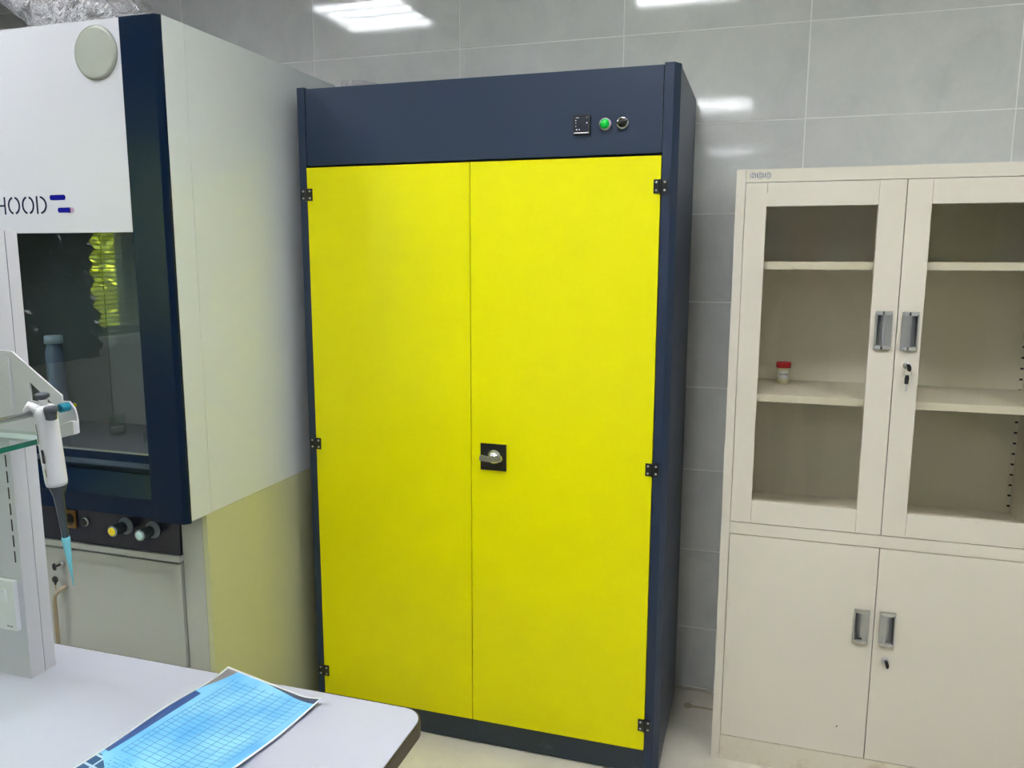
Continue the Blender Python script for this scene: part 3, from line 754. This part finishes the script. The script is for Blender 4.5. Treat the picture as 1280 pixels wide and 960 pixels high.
# lower cabinet front
lyf = -.819
build('pillar', MB().box(-1.446, hx1-.0215, lyf, lyf+.03, HZ0, .7875), M['grey_door'], hd, bevel=.001)
build('pillar', MB().box(hx0+.0215, hx0+.10, lyf, lyf+.03, HZ0, .7875), M['grey_door'], hd, bevel=.001)
build('top_ledge', MB().box(hx0+.10, -1.4475, lyf-.018, lyf+.03, .623, .6425), M['grey_door'], hd, bevel=.002)
build('door_gap_shade', MB().box(hx0+.10, -1.4475, lyf+.0185, lyf+.022, .0, .63), M['seam'], hd)  # dark sheet added behind the doors, its colour gives the gaps their shade
build('plinth', MB().box(hx0+.10, -1.4475, lyf+.02, lyf+.03, HZ0, .0), M['seam'], hd)
for (xa, xb) in ((-2.060, -1.4520), (-2.745, -2.064)):
    d = build('lower_door', MB().box(xa+.022, xb-.022, lyf+.002, lyf+.018, .005+.022, .612-.022), M['grey_door'], hd, bevel=.001)
    fr = MB().box(xa, xa+.021, lyf-.009, lyf+.018, .005, .612).box(xb-.021, xb, lyf-.009, lyf+.018, .005, .612).box(xa+.021, xb-.021, lyf-.009, lyf+.018, .591, .612).box(xa+.021, xb-.021, lyf-.009, lyf+.018, .005, .026)
    build('door_edge', fr, M['grey_door'], d, bevel=.002)
    if xa > -2.1:
        hxx = -1.963
        build('handle', MB().tube([(hxx+.022, lyf, .476), (hxx+.012, lyf-.018, .466), (hxx+.002, lyf-.032, .450), (hxx, lyf-.034, .43), (hxx, lyf-.034, .24), (hxx+.004, lyf-.03, .215), (hxx+.022, lyf, .20)], .0065, 10), M['handle_bar'], d, label='brushed bar handle')
        build('lock', MB().cyl((-1.945, lyf-.004, .556), (-1.945, lyf-.014, .556), .009, 18), M['satin'], d)
        build('key', MB().cyl((-1.945, lyf-.012, .556), (-1.954, lyf-.024, .552), .0035, 10).lathe((-1.957, lyf-.022, .550), (-1.967, lyf-.030, .548), [(0, .008), (.002, .0125), (.008, .0125), (.010, .008)], 18), M['black'], d)
        build('key', MB().lathe((-1.966, lyf-.018, .502), (-1.966, lyf-.026, .502), [(0, .010), (.002, .012), (.006, .012), (.008, .010)], 18).box(-1.969, -1.963, lyf-.024, lyf-.020, .484, .494), M['black'], d)
        build('key_blade', MB().box(-1.9675, -1.9645, lyf-.023, lyf-.021, .464, .486), M['brass'], d)
# contents of the hood
for (bx, by, r, h, lab) in ((-2.02, -.46, .028, .07, 'clear glass beaker at the back of the hood floor'), (-1.74, -.60, .024, .055, 'small clear glass beaker near the hood post')):
    t = thing('glass_beaker', lab, 'beaker', placed((bx, by, .931)))
    build('body', MB().lathe((bx,by,.931), (bx,by,.931+h), [(0,r*.9),(.003,r),(h-.004,r),(h,r*1.08),(h-.001,r*.95),(.006,r*.92),(.005,.001)], 24), M['glass_clear'], t)
    build('contents', MB().cyl((bx,by,.9355), (bx,by,.9355+h*.3), r*.88, 20), M['liner'], t)
bx, by = -2.035, -.70
t = thing('reagent_bottle', 'tall slate bottle with pale blue lid inside the fume hood', 'bottle', placed((bx, by, .931)))
build('body', MB().lathe((bx,by,.931), (bx,by,1.40), [(0,.027),(.004,.029),(.34,.029),(.365,.020),(.372,.020)], 24), M['bottle_blue'], t)
build('lid', MB().lathe((bx,by,1.30), (bx,by,1.34), [(0,.030),(.024,.029),(.027,.026),(.0272,.001)], 24), M['lid_blue'], t)

# foil ducts: ribbed, crumpled aluminium
def duct(name, label, path, r, ribs, n=44, crumple=.11, rest=None):
    P = [Vector(p) for p in path]; m = ribs*4; pts = []
    for q in range(m+1):
        t = q/m*(len(P)-1); i = min(int(t), len(P)-2); f = t - i
        p0, p1, p2, p3 = P[max(i-1,0)], P[i], P[i+1], P[min(i+2,len(P)-1)]
        pts.append(.5*((2*p1) + (p2-p0)*f + (2*p0-5*p1+4*p2-p3)*f*f + (3*p1-p0-3*p2+p3)*f**3))
    mb = MB().tube(pts, [r*(1 + .035*math.cos(q*PI/2)) for q in range(m+1)], n)
    rnd = random.Random(3)
    dents = []
    for v in mb.bm.verts:
        w = v.co
        d = noise.noise(w*(2.6/r)) * .6 + noise.noise(w*(6.0/r)) * .5
        v.co = w + Vector((rnd.gauss(0,1), rnd.gauss(0,1), rnd.gauss(0,1)))*r*.012 + (noise.noise_vector(w*(5.0/r)))*r*crumple*(.6+d)
    for f in mb.bm.faces: f.smooth = False
    if rest is not None:
        for v in mb.bm.verts: v.co.z = max(v.co.z, rest)
    o = build(name, mb, M['foil'], None)
    o['label'] = label; o['category'] = 'duct'
    return o
dk = duct('foil_duct', 'wide crumpled silver foil duct rising from the fume hood top', [(-1.86,-.5,2.285),(-1.862,-.5,2.31),(-1.90,-.5,2.375),(-2.02,-.5,2.47),(-2.22,-.48,2.60),(-2.5,-.42,2.74),(-2.9,-.3,2.80),(-3.3,-.2,2.80)], .160, 26, rest=hzt + .0006)
PLACE = None
duct('foil_duct', 'thin silver foil duct lying on the navy cabinet top', [(-1.115,-.30,2.157),(-1.085,-.298,2.158),(-1.04,-.28,2.158),(-1.01,-.2,2.158),(-1.005,-.12,2.158),(-1.005,-.02,2.158)], .037, 12, 24, .07, rest=yz1 + .001)

# ================================================================== LAB BENCH
bz = .88
bxr, byb = -.173, -1.772
def rounded(x0, x1, y0, y1, r):
    pts = [(x0, y0), (x1, y0)]
    for q in range(9):
        a = q/8*PI/2; pts.append((x1-r+r*math.cos(a), y1-r+r*math.sin(a)))
    pts.append((x0, y1)); return pts
bn = thing('lab_bench', 'lab bench with pale lilac worktop and dark brown edge', 'bench', (-.95, -2.7, 0))
build('worktop', MB().prism(rounded(-1.75, bxr-.003, -3.7, byb-.003, .035), 'z', bz-.026, bz), M['bench'], bn, bevel=.0012)
def edge_band():
    o = rounded(-1.75, bxr, -3.7, byb, .038)[1:]; i = rounded(-1.75, bxr-.0032, -3.7, byb-.0032, .0352)[1:]
    mb = MB()
    for q in range(len(o)-1): mb.prism([o[q], o[q+1], i[q+1], i[q]], 'z', bz-.026, bz-.0015)
    return mb
build('edge_band', edge_band(), M['edge'], bn)
build('underframe', MB().box(-1.70, -.30, -3.6, byb-.08, .0, .8535), M['rack'], bn, bevel=.003)

# ================================================================== REAGENT RACK
rk = thing('reagent_rack', 'white steel bench rack with green edged glass shelf and front rail', 'rack', (-1.0, -1.86, bz))
ry0, ry1, rx = -1.887, -1.837, -.857
col_o = build('upright', MB().box(-1.12, rx, ry0, -1.8605, bz, 1.634), M['rack'], rk, bevel=.0018)
build('upright', MB().box(-1.12, rx-.001, -1.8585, ry1, bz, 1.634), M['rack'], rk, bevel=.0018)
sl = MB()
zz = 1.272
while zz > 1.10: sl.box(-.8695, -.8668, ry0-.0005, ry0+.002, zz-.020, zz); zz -= .0275
build('slots', sl, M['seam'], col_o)['kind'] = 'stuff'
scp = build('socket_plate', MB().box(-.9555, -.8695, ry0-.008, ry0, .968, 1.056), M['socket'], col_o, bevel=.004, label='white socket plate')
build('rocker_switch', MB().box(-.908, -.886, ry0-.011, ry0-.007, 1.019, 1.041), M['socket'], col_o, bevel=.0015)
pn = MB()
for (ax, az) in ((-.9125, .994), (-.935, .994), (-.924, 1.012)): pn.box(ax-.004, ax+.004, ry0-.0084, ry0-.007, az-.0025, az+.0025)
pn.box(-.8905, -.886, ry0-.0084, ry0-.0075, .9745, .976).box(-.884, -.879, ry0-.0084, ry0-.0075, .9740, .9755)
build('socket_holes', pn, M['black'], col_o)['kind'] = 'stuff'
# bracket: gusset plate with triangular hole and end lip
def gusset():
    mb = MB(); a, b = ry0-.0005, ry0-.0035
    outer = [(-.90,1.447),(-.830,1.444),(-.736,1.378),(-.736,1.3695),(-.722,1.3695),(-.712,1.358),(-.709,1.345),(-.709,1.320),(-.742,1.311),(-.90,1.311)]
    hole = [(-.799,1.397),(-.754,1.3635),(-.799,1.3665)]
    # strips around the hole
    mb.prism([(-.90,1.447),(-.830,1.444),(-.799,1.4222),(-.799,1.311),(-.90,1.311)], 'y', a, b)
    mb.prism([(-.799,1.4222),(-.736,1.378),(-.754,1.3635),(-.799,1.397)], 'y', a, b)
    mb.prism([(-.799,1.3665),(-.754,1.3635),(-.742,1.311),(-.799,1.311)], 'y', a, b)
    mb.prism([(-.754,1.3635),(-.736,1.378),(-.736,1.3695),(-.742,1.311)], 'y', a, b)
    mb.prism([(-.736,1.3695),(-.722,1.3695),(-.712,1.358),(-.709,1.345),(-.709,1.320),(-.742,1.311)], 'y', a, b)
    return mb
br = build('bracket', gusset(), M['rack'], rk)
build('bracket_lip', MB().prism([(-.741,1.3105),(-.7085,1.3195),(-.7085,1.340),(-.716,1.340),(-.741,1.331)], 'y', ry0-.0036, ry0-.012), M['rack'], br, bevel=.001)
build('bracket_flange', MB().box(-.842, -.836, ry0-.006, ry0-.0036, 1.352, 1.434), M['rack'], br, bevel=.001)
gs = build('glass_shelf', MB().box(-1.10, -.7395, -2.84, ry0-.012, 1.3105, 1.3185), M['glass_clear'], rk)
build('glass_edge', MB().box(-.7395, -.7385, -2.84, ry0-.004, 1.3105, 1.3185), M['green_edge'], gs)
build('shelf_support', MB().box(-1.10, -.745, ry0-.03, ry0-.0036, 1.3065, 1.3103), M['rack'], br)
build('rail', MB().cyl((-.724, -2.84, 1.3615), (-.724, ry0+.008, 1.3615), .0045, 16), M['chrome'], rk, label='polished rail')
build('rail_cap', MB().lathe((-.724, ry0-.020, 1.3615), (-.724, ry0+.002, 1.3615), [(0,.0062),(.001,.0072),(.0150,.0072),(.0160,.0062)], 20), M['teal'], rk, label='teal rubber rail cap')
# second end of the rack beyond the frame
build('upright', MB().box(-1.12, rx, -2.90, -2.85, bz, 1.634), M['rack'], rk, bevel=.0018)
build('bracket', MB().box(-1.10, -.709, -2.8465, -2.8435, 1.30, 1.40), M['rack'], rk)

# ================================================================== PIPETTE
pt, pb = Vector((-.712, -1.947, 1.392)), Vector((-.712, -1.9205, 1.080))
pd = (pb - pt).normalized()
pp = thing('pipette', 'white hand pipette with blue tip hanging from the rack rail', 'pipette', pb)
L0 = 0.0
def along(t): return pt + pd*t
build('plunger', MB().lathe(along(0), along(.03), [(0,.0085),(.001,.0098),(.006,.0098),(.0075,.0062),(.010,.0056),(.028,.0056)], 20), M['pip_grey'], pp) 
build('plunger_stem', MB().cyl(along(.009), along(.026), .0060, 18), M['pip_white'], pp)
body = MB().lathe(along(.018), along(.2), [(0,.009),(.002,.0140),(.012,.0162),(.03,.0162),(.075,.0158),(.120,.0155),(.126,.0145),(.1265,.001)], 24)
build('body', body, M['pip_white'], pp)
# finger hook over the rail
hk = [along(.032)+Vector((-.004,-.004,0)), along(.021)+Vector((-.006,-.010,0)), along(.019)+Vector((-.012,-.014,.002)), along(.024)+Vector((-.0165,-.0165,0)), along(.034)+Vector((-.018,-.017,0))]
build('finger_hook', MB().tube(hk, [.0085,.0075,.006,.005,.0035], 12), M['pip_white'], pp)
off = Vector((.0185, -.0060, 0))
build('thumb_collar', MB().lathe(along(.018)+off, along(.03)+off, [(0,.0075),(.001,.0092),(.006,.0098),(.007,.0090)], 20), M['pip_grey'], pp)
build('grip_band', MB().lathe(along(.0245)+off*.95, along(.04)+off*.85, [(0,.0085),(.002,.0088),(.013,.0078),(.014,.006)], 20), M['pip_dark'], pp)
win_p = along(.092) + Vector((0,0,0))
vd = Vector((.62,-.76,.0)).normalized(); side = Vector((-.76,-.62,0)).normalized()
def chip(t0, t1, off, w, m, name):
    mb = MB(); v = []
    for (t, s) in ((t0, off-w), (t0, off+w), (t1, off+w), (t1, off-w)):
        c = along(t); r = .0160; 
        dirv = (side*s + vd*math.sqrt(max(1-s*s, 0)))
        v.append(c + dirv*r)
    vi = [mb.bm.verts.new(p + vd*.0012) for p in v]; vo = [mb.bm.verts.new(p - vd*.002) for p in v]
    fs = [mb.bm.faces.new(vi), mb.bm.faces.new(vo[::-1])] + [mb.bm.faces.new((vi[q], vo[q], vo[(q+1)%4], vi[(q+1)%4])) for q in range(4)]
    bmesh.ops.recalc_face_normals(mb.bm, faces=fs)
    build(name, mb, m, pp)
chip(.085, .106, .62, .12, M['black'], 'volume_window')
chip(.045, .075, .80, .04, M['knob_grey'], 'print_marks')
chip(.115, .128, .62, .03, M['brass'], 'print_marks')
build('shaft', MB().lathe(along(.143), along(.30), [(0,.0115),(.004,.0118),(.012,.0095),(.020,.0075),(.062,.0056),(.088,.0050)], 20), M['pip_dark'], pp)
build('ejector', MB().lathe(along(.143)+Vector((.006,.004,0)), along(.165)+Vector((.005,.003,0)), [(0,.006),(.006,.006),(.016,.003)], 14), M['pip_dark'], pp)
build('tip', MB().lathe(along(.230), along(.4), [(0,.0060),(.006,.0062),(.030,.0046),(.070,.0012),(.083,.0007)], 18), M['tip_blue'], pp)

# ================================================================== PRINTED SHEET
def sheet_mat():
    m, nt, b, out = new_mat('printed_sheet')
    X.nt = nt
    uv = nt.nodes.new('ShaderNodeUVMap'); uv.uv_map = 'uv'
    sp = nt.nodes.new('ShaderNodeSeparateXYZ'); nt.links.new(uv.outputs[0], sp.inputs[0])
    u, v = X(sp.outputs[0]), X(sp.outputs[1])    # u left-right, v top (far) to bottom (near)
    AND = lambda *a: a[0] if len(a) == 1 else a[0] * AND(*a[1:])
    noise = nt.nodes.new('ShaderNodeTexNoise'); noise.inputs['Scale'].default_value = 3; nt.links.new(uv.outputs[0], noise.inputs['Vector'])
    fine = nt.nodes.new('ShaderNodeTexNoise'); fine.inputs['Scale'].default_value = 60; nt.links.new(uv.outputs[0], fine.inputs['Vector'])
    cr = nt.nodes.new('ShaderNodeValToRGB')
    cr.color_ramp.elements[0].position = 0.32; cr.color_ramp.elements[0].color = rgb(92, 172, 236)
    cr.color_ramp.elements[1].position = 0.68; cr.color_ramp.elements[1].color = rgb(150, 214, 246)
    nt.links.new(noise.outputs['Fac'], cr.inputs[0])
    blue = cr.outputs[0]
    line = rgb(48, 110, 170)
    us, vs = u + v*0.06, v + u*0.02
    area = AND(us.gt(.17), us.lt(.93), vs.gt(.07), vs.lt(.80))
    rows = (vs*34.0).fract().lt(.13)
    cols = None
    for c_ in (.17, .215, .30, .40, .49, .58, .665, .75, .84, .925):
        e = AND(us.gt(c_), us.lt(c_+.007)); cols = e if cols is None else cols.max(e)
    grid = AND(rows.max(cols), area) * 0.75
    blue = mixc(grid, blue, line)
    # form heading text at the bottom, as small dashes
    txt = AND(vs.gt(.83), vs.lt(.965), us.gt(.2), us.lt(.9), (vs*46.0).fract().lt(.35), X(fine.outputs['Fac']).gt(.5)) * 0.6
    blue = mixc(txt, blue, line)
    # desk photographed round the form
    slate = rgb(52, 82, 140); grey = rgb(128, 122, 124); navy = rgb(58, 70, 104)
    left = AND(u.lt(X.op('SUBTRACT', .135, v*0.55)), v.lt(.26))
    strip = AND(u.lt(X.op('ADD', .055, X.op('MULTIPLY', X.op('SINE', v*3.6), .035))), v.gt(.26), v.lt(.83))
    top = v.lt(X.op('MULTIPLY', (u - .30), .085))
    keys = AND(v.gt(.86), u.lt(X.op('ADD', .05, (v - .86)*2.4)))
    kl = AND((u*11.0).fract().gt(.16), (v*15.0).fract().gt(.2))
    c = mixc(strip, blue, slate)
    c = mixc(left, c, grey)
    c = mixc(top, c, navy)
    kc = mixc(kl, rgb(190, 214, 236), rgb(44, 84, 124))
    c = mixc(keys, c, kc)
    border = u.lt(.018).max(u.gt(.982)).max(v.lt(.012)).max(v.gt(.988))
    c = mixc(border, c, rgb(240, 242, 246))
    nt.links.new(c, b.inputs['Base Color']); b.inputs['Roughness'].default_value = 0.35
    return m
def sheet():
    bm = bmesh.new(); uvl = bm.loops.layers.uv.new('uv'); NU, NV = 24, 30; g = []
    P00, P10 = Vector((-.5555, -1.7615)), Vector((-.3425, -1.8065)); dn = Vector((-.036, -.300))
    for i in range(NV+1):
        row = []
        for j in range(NU+1):
            uu, vv = j/NU, i/NV
            p = P00 + (P10-P00)*uu + dn*vv
            z = bz + .0012 + .010*max(0, uu-.75)**2*16*(1-vv)**3 + .006*(max(0, .35-uu)/.35)**2*math.exp(-((vv-.45)/.25)**2) + .006*(max(0,.2-vv)/.2)**2*(1-uu) + .009*max(0, uu-.7)/.3*math.exp(-((vv-.75)/.3)**2)
            row.append((bm.verts.new((p.x, p.y, z)), (uu, vv)))
        g.append(row)
    for i in range(NV):
        for j in range(NU):
            q = (g[i][j], g[i+1][j], g[i+1][j+1], g[i][j+1])
            f = bm.faces.new([a[0] for a in q]); f.smooth = True
            for lp_, a in zip(f.loops, q): lp_[uvl].uv = a[1]
    me = bpy.data.meshes.new('printed_sheet'); bm.to_mesh(me); bm.free(); me.materials.append(sheet_mat())
    o = bpy.data.objects.new('printed_sheet', me); col.objects.link(o)
    md = o.modifiers.new('thick', 'SOLIDIFY'); md.thickness = .0004; md.offset = 0
    o['label'] = 'blue printed form sheet with white border curling on the bench'; o['category'] = 'paper'
sheet()

# ================================================================== PHOTOGRAPHER (seen mirrored in the cabinet glass)
def person():
    W = Matrix.Translation((.555, -3.13, 0)) @ Matrix.Rotation(.12, 4, 'Z')
    V, E, R = [], [], []
    def add(p, r, link=None):
        V.append(Vector(p)); R.append(r if isinstance(r, tuple) else (r, r))
        i = len(V) - 1
        if link is not None: E.append((link, i))
        return i
    pel = add((0, 0, .96), (.155, .11)); sp = add((0, .0, 1.14), (.145, .105), pel); ch = add((0, -.01, 1.33), (.165, .115), sp)
    nb = add((0, -.015, 1.48), (.09, .075), ch); nk = add((0, .0, 1.55), .056, nb)
    h0 = add((0, .018, 1.63), (.066, .078), nk); h1 = add((0, .016, 1.715), (.080, .098), h0); add((0, .006, 1.785), (.062, .078), h1)
    hands = []
    for s, el, wr in ((1, (.30, .06, 1.20), (.02, .215, 1.50)), (-1, (-.28, -.02, 1.17), (-.27, .08, .93))):
        sh = add((s*.175, -.015, 1.44), .066, ch if False else nb); e = add(el, .045, sh)
        mid = add(tuple((Vector(el)*.45 + Vector(wr)*.55)), .038, e); w = add(wr, .027, mid); hands.append((s, w, Vector(wr), Vector(el)))
    for s in (1, -1):
        hp_ = add((s*.09, 0, .88), .092, pel); kn = add((s*.10, .015, .49), .062, hp_); ca = add((s*.103, -.015, .34), .056, kn)
        an = add((s*.107, -.02, .085), .042, ca); add((s*.12, .11, .038), (.040, .032), an)
    # hands: palm and five fingers; the right one closes on the phone, the left hangs
    for s, w, p, el in hands:
        if s > 0: d = Vector((-.45, .15, .9)).normalized(); side = Vector((-.2, 1, -.25)).normalized()
        else: d = (p - el).normalized(); side = Vector((0, 1, 0))
        pm = add(p + d*.045, (.030, .018), w)
        for q in range(4):
            off = side*((q-1.5)*.019); ln = (.062, .074, .070, .054)[q]
            k1 = add(p + d*.085 + off, .0095, pm); curl = Vector((-.5, .1, .1)) if s > 0 else Vector((.15, .1, -.2))
            k2 = add(V[k1] + (d*.7 + curl*.7).normalized()*ln*.5, .0085, k1); add(V[k2] + (d*.2 + curl).normalized()*ln*.45, .0075, k2)
        t1 = add(p + d*.035 + side*.036, .011, pm); t2 = add(V[t1] + (d*.6 + side*.7).normalized()*.032, .0095, t1); add(V[t2] + d*.024, .008, t2)
    me = bpy.data.meshes.new('person'); me.from_pydata([W @ v for v in V], E, [])
    o = bpy.data.objects.new('person', me); col.objects.link(o)
    md = o.modifiers.new('skin', 'SKIN'); md.use_smooth_shade = True
    for i, sv in enumerate(me.skin_vertices[0].data): sv.radius = R[i]; sv.use_root = (i == 0)
    sb = o.modifiers.new('sub', 'SUBSURF'); sb.levels = 2; sb.render_levels = 2
    dg = bpy.context.evaluated_depsgraph_get()
    m2 = bpy.data.meshes.new_from_object(o.evaluated_get(dg))
    bpy.data.objects.remove(o)
    # face: push out nose and brow, hollow the eyes
    Wi = W.inverted()
    bm = bmesh.new(); bm.from_mesh(m2)
    hv = [v for v in bm.verts if (Wi @ v.co).z > 1.58]
    hf = [f for f in bm.faces if all((Wi @ v.co).z > 1.60 for v in f.verts)]
    bmesh.ops.subdivide_edges(bm, edges=list({e for f in hf for e in f.edges}), cuts=1, use_grid_fill=True)
    for v in bm.verts:
        c = Wi @ v.co
        if c.z > 1.58 and c.y > .04:
            n = .022*math.exp(-(c.x/.011)**2 - ((c.z-1.690)/.020)**2) - .009*sum(math.exp(-((c.x-e)/.014)**2 - ((c.z-1.715)/.011)**2) for e in (-.031, .031)) + .005*math.exp(-(c.x/.022)**2 - ((c.z-1.652)/.009)**2)
            c.y += n; v.co = W @ c
    bm.to_mesh(m2); bm.free()
    skin = mat('skin', rgb(186, 140, 112), .5); shirt = mat('dark_shirt', rgb(44, 46, 54), .8); trs = mat('dark_trousers', rgb(34, 38, 52), .8); shoe = mat('shoes', rgb(25, 24, 24), .5)
    for m in (skin, shirt, trs, shoe): m2.materials.append(m)
    m2.materials.clear()
    for m in (skin, shirt, trs, shoe): m2.materials.append(m)
    for f in m2.polygons:
        c = Wi @ f.center; k = 0
        if c.z < .10: k = 3
        elif c.z < .98 and abs(c.x) < .215 and c.y < .12: k = 2
        elif c.z < 1.515 and (abs(c.x) < .215 and c.y < .155 or (c.z > 1.2)) and not (c.z > 1.40 and c.y > .17) and c.y < .19: k = 1
        f.material_index = k; f.use_smooth = True
    base = W @ Vector((0, 0, 0))
    m2.transform(Matrix.Translation(-base))
    root = bpy.data.objects.new('person', m2); col.objects.link(root); root.location = base
    root['label'] = 'person in dark shirt holding a phone, mirrored in the left glass door'; root['category'] = 'person'
    # hair, eyes, ears as children
    hb = bmesh.new(); bmesh.ops.create_uvsphere(hb, u_segments=28, v_segments=18, radius=1)
    for v in list(hb.verts):
        c = v.co.copy(); v.co = Vector((c.x*.089, c.y*.106 + .004, c.z*.088 + 1.738)) * 1.0
        v.co += noise.noise_vector(v.co*40)*.004
    bmesh.ops.delete(hb, geom=[v for v in hb.verts if (v.co.z < 1.752 and v.co.y > .035) or v.co.z < 1.665], context='VERTS')
    bmesh.ops.transform(hb, matrix=W, verts=hb.verts)
    mbh = MB(); mbh.bm.free(); mbh.bm = hb
    hair = build('hair', mbh, mat('dark_hair', rgb(22, 19, 17), .5), root); hair.modifiers.new('t', 'SOLIDIFY').thickness = .006
    for s in (-1, 1):
        eb = MB(); c = W @ Vector((s*.031, .106, 1.715)); f = W.to_3x3() @ Vector((0, 1, 0))
        eb.lathe(c - f*.006, c + f*.004, [(0, .011), (.006, .010), (.009, .006), (.0095, .001)], 14)
        build('eye', eb, mat('eye_white', rgb(225, 222, 218), .3), root)
        er = MB(); c = W @ Vector((s*.084, .008, 1.700))
        er.lathe(c - W.to_3x3() @ Vector((s*.006, .004, 0)), c + W.to_3x3() @ Vector((s*.012, -.004, 0)), [(0, .014), (.006, .022), (.012, .020), (.013, .004)], 16)
        build('ear', er, skin, root)
    mo = MB(); c = W @ Vector((0, .104, 1.652)); f = W.to_3x3() @ Vector((0, 1, 0))
    for q in range(6): mo.box(c.x - .022 + q*.0073, c.x - .0147 + q*.0073, c.y + .001, c.y + .009, c.z - .004 + .001*abs(q-2.5), c.z + .003)
    build('mouth', mo, mat('lips', rgb(150, 92, 84), .5), root)
    ph = thing('phone', 'dark phone held level in front of the mirrored face', 'phone', (.385, -2.884, 1.60))
    build('body', MB().box(.300, .462, -2.889, -2.881, 1.5625, 1.6395), mat('phone_case', rgb(24, 25, 28), .35), ph, bevel=.004)
    lb = build('camera_bump', MB().box(.3065, .335, -2.881, -2.8785, 1.592, 1.634), M['black'], ph, bevel=.001)
    for z in (1.604, 1.622): build('lens', MB().cyl((.3205, -2.8785, z), (.3205, -2.8765, z), .007, 18), M['chrome'], lb)
person()
